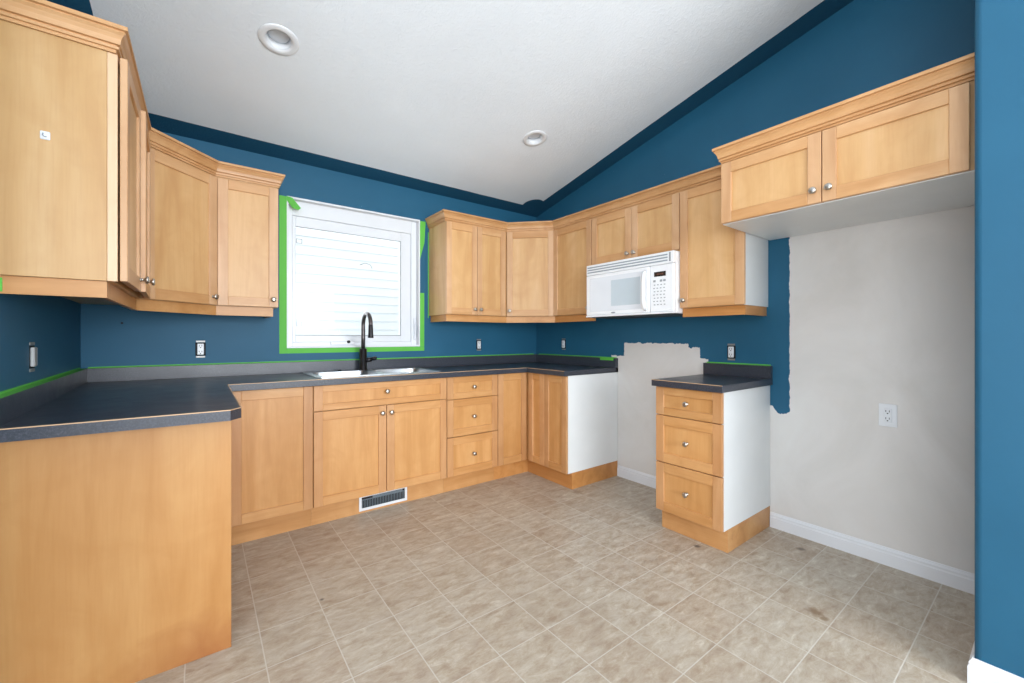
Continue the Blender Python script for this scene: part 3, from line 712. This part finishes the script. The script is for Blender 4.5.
# ------------------------------------------------------------------ microwave
MWW = 0.757; MWZ0 = 1.328; MH = 0.406
mw = thing('microwave', 'white over-the-range microwave hanging under the short cabinet', 'microwave', (-0.002, -1.069, MWZ0), -PI/2)
bm = NB(); bx(bm, 0, MWW, -0.350, 0, 0, MH, 0, 0.003); obj('body', bm, white_mw, mw)
bm = NB(); bx(bm, 0, MWW, -0.385, -0.351, 0.327, MH, 0, 0.003)
obj('vent_panel', bm, white_mw, mw)
bm = NB()
for i in range(3):
    z = 0.343+i*0.019; bx(bm, 0.012, MWW-0.045, -0.3865, -0.384, z, z+0.009)
obj('vent_slots', bm, plain('vent_shadow', rgb(150, 160, 168), 0.4), mw)
bm = NB(); bx(bm, MWW-0.034, MWW-0.022, -0.3865, -0.384, 0.338, 0.398); obj('vent_catch', bm, grey_pl, mw)
bm = NB(); bx(bm, 0, 0.575, -0.388, -0.351, 0.012, 0.325, 0, 0.006); dr = obj('door', bm, white_mw, mw)
bm = NB(); bx(bm, 0.040, 0.540, -0.3895, -0.387, 0.040, 0.300, 0, 0.001); obj('door_panel', bm, mw_door, dr)
bm = NB(); bx(bm, 0.25, 0.505, -0.3905, -0.389, 0.075, 0.265, 0, 0.0006); obj('window_mesh', bm, mw_glass, dr)
bm = NB(); tube(bm, [(x_+0.055, y_, z_) for x_, y_, z_ in ((0.490, -0.386, 0.290), (0.492, -0.410, 0.278), (0.496, -0.420, 0.22), (0.497, -0.422, 0.16), (0.496, -0.420, 0.10), (0.492, -0.410, 0.048), (0.490, -0.386, 0.036))], [0.012, 0.013, 0.014, 0.014, 0.014, 0.013, 0.012], 12); obj('handle', bm, white_mw, dr)
bm = NB(); lathe(bm, [(0, 0), (0.016, 0), (0.016, 0.0012), (0, 0.0012)], 18, Matrix.Translation((0.268, -0.388, 0.026)) @ Matrix.Rotation(PI/2, 4, 'X') @ Matrix.Diagonal((1.3, 0.38, 1, 1))); obj('badge', bm, grey_pl, dr)
bm = NB(); bx(bm, 0.578, MWW, -0.386, -0.351, 0.012, 0.325, 0, 0.006); cp = obj('control_panel', bm, white_mw, mw)
bm = NB(); bx(bm, 0.612, 0.700, -0.3875, -0.3855, 0.248, 0.280, 0, 0.001); ds = obj('display', bm, disp_m, cp)
bm = NB()
for i, x in enumerate((0.634, 0.647, 0.662, 0.675)): bx(bm, x, x+0.007, -0.3882, -0.3870, 0.258, 0.269)
ds2 = obj('clock_digits', bm, digit_m, cp)
for r in range(8):
    for c_ in range(4):
        if r in (0,) and c_ == 1: continue
        x = 0.606+c_*0.025 + (0.004 if r % 2 else 0); z = 0.212-r*0.022
        wdt = 0.012 if r else 0.018
        bm = NB(); bx(bm, x, x+wdt, -0.3872, -0.3855, z, z+(0.006 if r else 0.014)); obj('key', bm, grey_pl, cp)
bm = NB(); bx(bm, 0.0, MWW+0.006, -0.392, -0.30, 0.0, 0.011, 0, 0.002); obj('bottom_lip', bm, white_mw, mw)
bm = NB(); bx(bm, 0.02, MWW-0.02, -0.34, -0.02, -0.004, 0.0); obj('grease_filter', bm, plain('dark_filter', rgb(58, 60, 62), 0.5, 0.4), mw)

# ------------------------------------------------------------------ ceiling lights
def clight(x, y, label):
    a = math.atan(SL)
    t_ = thing('recessed_light', label, 'light', (x, y, cz(y)), 0)
    t_.rotation_euler = (-a, 0, 0)
    bm = NB(); lathe(bm, [(0.090, -0.0005), (0.090, -0.002), (0.086, -0.005), (0.066, -0.007), (0.060, -0.004), (0.052, 0.010), (0.0495, 0.034), (0.0515, 0.034), (0.054, 0.012), (0.0555, -0.0005)], 40); obj('trim_ring', bm, white_pl, t_)
    bm = NB(); lathe(bm, [(0.0, 0.026), (0.045, 0.028), (0.0490, 0.030), (0.0490, 0.034), (0, 0.034)], 32); obj('lens', bm, lens_m, t_)
clight(-2.515, -0.996, 'round recessed ceiling light nearer the camera, at left')
clight(-0.848, -0.985, 'round recessed ceiling light farther off, near the right corner')

# ------------------------------------------------------------------ outlets and switches (local: faces -y, centre at origin)
def device(name, label, cat, loc, rz, plate=False, rocker=False):
    t_ = thing(name, label, cat, loc, rz)
    if plate:
        bm = NB(); bx(bm, -0.036, 0.036, -0.006, -0.0005, -0.058, 0.058, 0, 0.002); obj('cover_plate', bm, white_pl, t_)
        y0 = -0.0085
    else:
        bm = NB(); ring(bm, -0.027, 0.027, -0.042, 0.042, 0.008, 0.008, 0.004, 0.004, -0.002, 0.0, 0); bx(bm, -0.02, 0.02, -0.001, 0.0, -0.04, 0.04); obj('wall_box', bm, dark_in, t_)
        for s in (-1, 1):
            bm = NB(); bx(bm, -0.024, 0.024, -0.004, -0.0005, s*0.0495-0.006, s*0.0495+0.006, 0, 0.001); obj('mounting_ear', bm, galv, t_)
        y0 = -0.012
    bm = NB(); bx(bm, -0.0175, 0.0175, y0, -0.001, -0.036, 0.036, 0, 0.003); f = obj('face', bm, lite_grey if rocker else white_pl, t_)
    bm = NB()
    if rocker: bx(bm, -0.003, 0.001, y0-0.001, y0+0.0005, -0.034, 0.034)
    else:
        for s in (-1, 1):
            z = s*0.0185
            bx(bm, -0.008, -0.0055, y0-0.0008, y0+0.0005, z-0.002, z+0.008); bx(bm, 0.0055, 0.008, y0-0.0008, y0+0.0005, z-0.002, z+0.008); bx(bm, -0.003, 0.003, y0-0.0008, y0+0.0005, z-0.011, z-0.006)
    obj('slots', bm, dark_in, t_)
device('wall_switch', 'uncovered grey switch on the left blue wall over the worktop', 'switch', (wl(-1.015), -1.015, 1.097), PI/2-KW, rocker=True)
device('outlet', 'uncovered white outlet under the cabinet left of the window', 'outlet', (-2.827, 0, 1.095), 0)
device('outlet', 'small uncovered outlet on the back wall right of the window', 'outlet', (-0.716, 0, 1.100), 0)
device('outlet', 'uncovered outlet on the right wall near the far corner', 'outlet', (0, -0.413, 1.105), -PI/2)
device('outlet', 'uncovered outlet on the blue wall over the short worktop', 'outlet', (0, -2.007, 1.073), -PI/2)
device('outlet', 'white outlet with cover plate low on the bare nook wall', 'outlet', (0, -2.792, 0.770), -PI/2, plate=True)

# ------------------------------------------------------------------ toe-kick vent register
vt = thing('vent_register', 'white floor-level vent register in the kick board under the sink cabinet', 'vent', (-1.987, -0.527, 0.014), 0)
bm = NB(); ring(bm, 0, 0.334, 0, 0.106, 0.017, 0.017, 0.017, 0.017, -0.006, -0.0005, 0.001); obj('frame', bm, white_pl, vt)
bm = NB(); bx(bm, 0.017, 0.317, -0.0015, -0.0005, 0.017, 0.089); obj('opening', bm, dark_in, vt)
bm = NB()
for i in range(27): bx(bm, 0.021+i*0.0110, 0.0245+i*0.0110, -0.0045, -0.0015, 0.019, 0.066)
bx(bm, 0.017, 0.317, -0.0045, -0.0015, 0.068, 0.074); bx(bm, 0.09, 0.30, -0.0045, -0.0015, 0.074, 0.087)
obj('louvres', bm, louvre_m, vt)

# ------------------------------------------------------------------ green masking tape
def tape(label, pieces, poly_pieces=()):
    bm = NB()
    for p in pieces: bx(bm, *p)
    for pts in poly_pieces:
        vs = [bm.verts.new(q) for q in pts]; f = bm.faces.new(vs)
        r = bmesh.ops.extrude_face_region(bm, geom=[f]); 
        for v in r['geom']:
            if isinstance(v, bmesh.types.BMVert): v.co.y += 0.0012
    bmesh.ops.recalc_face_normals(bm, faces=bm.faces)
    return tag(obj('masking_tape', bm, tape_m), label, 'tape', None)
T = 0.0012
tape('green tape down the left edge of the window opening with a loose corner flap', [(-2.382, WX0, -T-0.0006, -0.0004, 1.055, 2.178)],
     [[(-2.335, -0.006, 2.181), (-2.300, -0.006, 2.175), (-2.245, -0.012, 2.108), (-2.262, -0.014, 2.090), (-2.300, -0.010, 2.100), (-2.335, -0.006, 2.150)]])
tape('green tape along the bottom edge of the window opening', [(WX0+0.0005, -1.275, -T-0.0006, -0.0004, 1.055, WZ0-0.001)])
tape('green tape on the lower right edge of the window opening', [(WX1+0.001, -1.275, -T-0.0006, -0.0004, WZ0, 1.555)])
tape('torn green tape on the upper right edge of the window opening', [], [[(-1.312, -0.0018, 2.176), (-1.262, -0.0018, 2.176), (-1.274, -0.0018, 1.99), (-1.318, -0.0018, 1.83), (-1.318, -0.0018, 1.96)]])
tape('green tape on the wall edge beside the cabinet right of the window', [(-1.2405, -1.2325, -T-0.0006, -0.0004, 1.34, 2.09)])
ZTp = ZS+0.0003
bm = NB(); poly(bm, [(wl(-0.031)+0.001, -0.031), (wl(-1.553)+0.001, -1.553), (wl(-1.553)+0.029, -1.553), (wl(-0.031)+0.029, -0.031)], ZTp, ZTp+T)
poly(bm, [(wl(-0.031)+0.0003, -0.031), (wl(-1.553)+0.0003, -1.553), (wl(-1.553)+0.001, -1.553), (wl(-0.031)+0.001, -0.031)], ZTp, ZTp+0.008)
tag(obj('masking_tape', bm, tape_m), 'green tape on top of the left wall upstand', 'tape')
tape('long green tape on top of the upstand below the window', [(XL+0.03, -0.04, -0.028, -0.001, ZTp, ZTp+T), (XL+0.03, -0.04, -0.0012, -0.0003, ZTp, ZTp+0.007)])
tape('green tape on the upstand beside the empty range gap, its end folded over', [(-0.028, -0.001, -1.055, -0.045, ZTp, ZTp+T), (-0.0012, -0.0003, -1.055, -0.045, ZTp, ZTp+0.007), (-0.0325, -0.0305, -1.045, -0.90, ZS-0.020, ZTp+T)])
tape('green tape on the upstand of the short worktop', [(-0.028, -0.001, -2.245, -1.840, ZTp, ZTp+T), (-0.0012, -0.0003, -2.245, -1.840, ZTp, ZTp+0.007)])
tape('scrap of green tape high on the nearest wall cabinet', [(XL+0.054, -3.3105, -1.4075, -1.4057, 1.93, 2.12)])
tape('scrap of green tape low on the nearest light rail', [(XL+0.054, -3.3075, -1.3925, -1.3905, 1.31, 1.352)])

# small white clip stuck on the near end panel
ck = thing('cable_clip', 'tiny white adhesive clip on the nearest cabinet end panel', 'clip', (-3.216, -1.4056, 1.806), 0)
bm = NB(); bx(bm, -0.011, 0.011, -0.003, 0, -0.013, 0.013, 0, 0.002); obj('pad', bm, white_pl, ck)
bm = NB(); tube(bm, [(-0.004, -0.0045, 0.006), (-0.005, -0.0055, -0.001), (-0.001, -0.0055, -0.005), (0.004, -0.0045, -0.004)], 0.0016, 8); obj('hook', bm, grey_pl, ck)
# old screw anchor in the back wall
bm = NB(); lathe(bm, [(0, 0.0005), (0.005, 0.0005), (0.006, 0.0)], 12, Matrix.Rotation(PI/2, 4, 'X')); tag(obj('screw_anchor', bm, dark_in, None, (-3.197, -0.0005, 1.255)), 'tiny dark screw anchor in the back wall under the left corner cabinet', 'screw anchor')
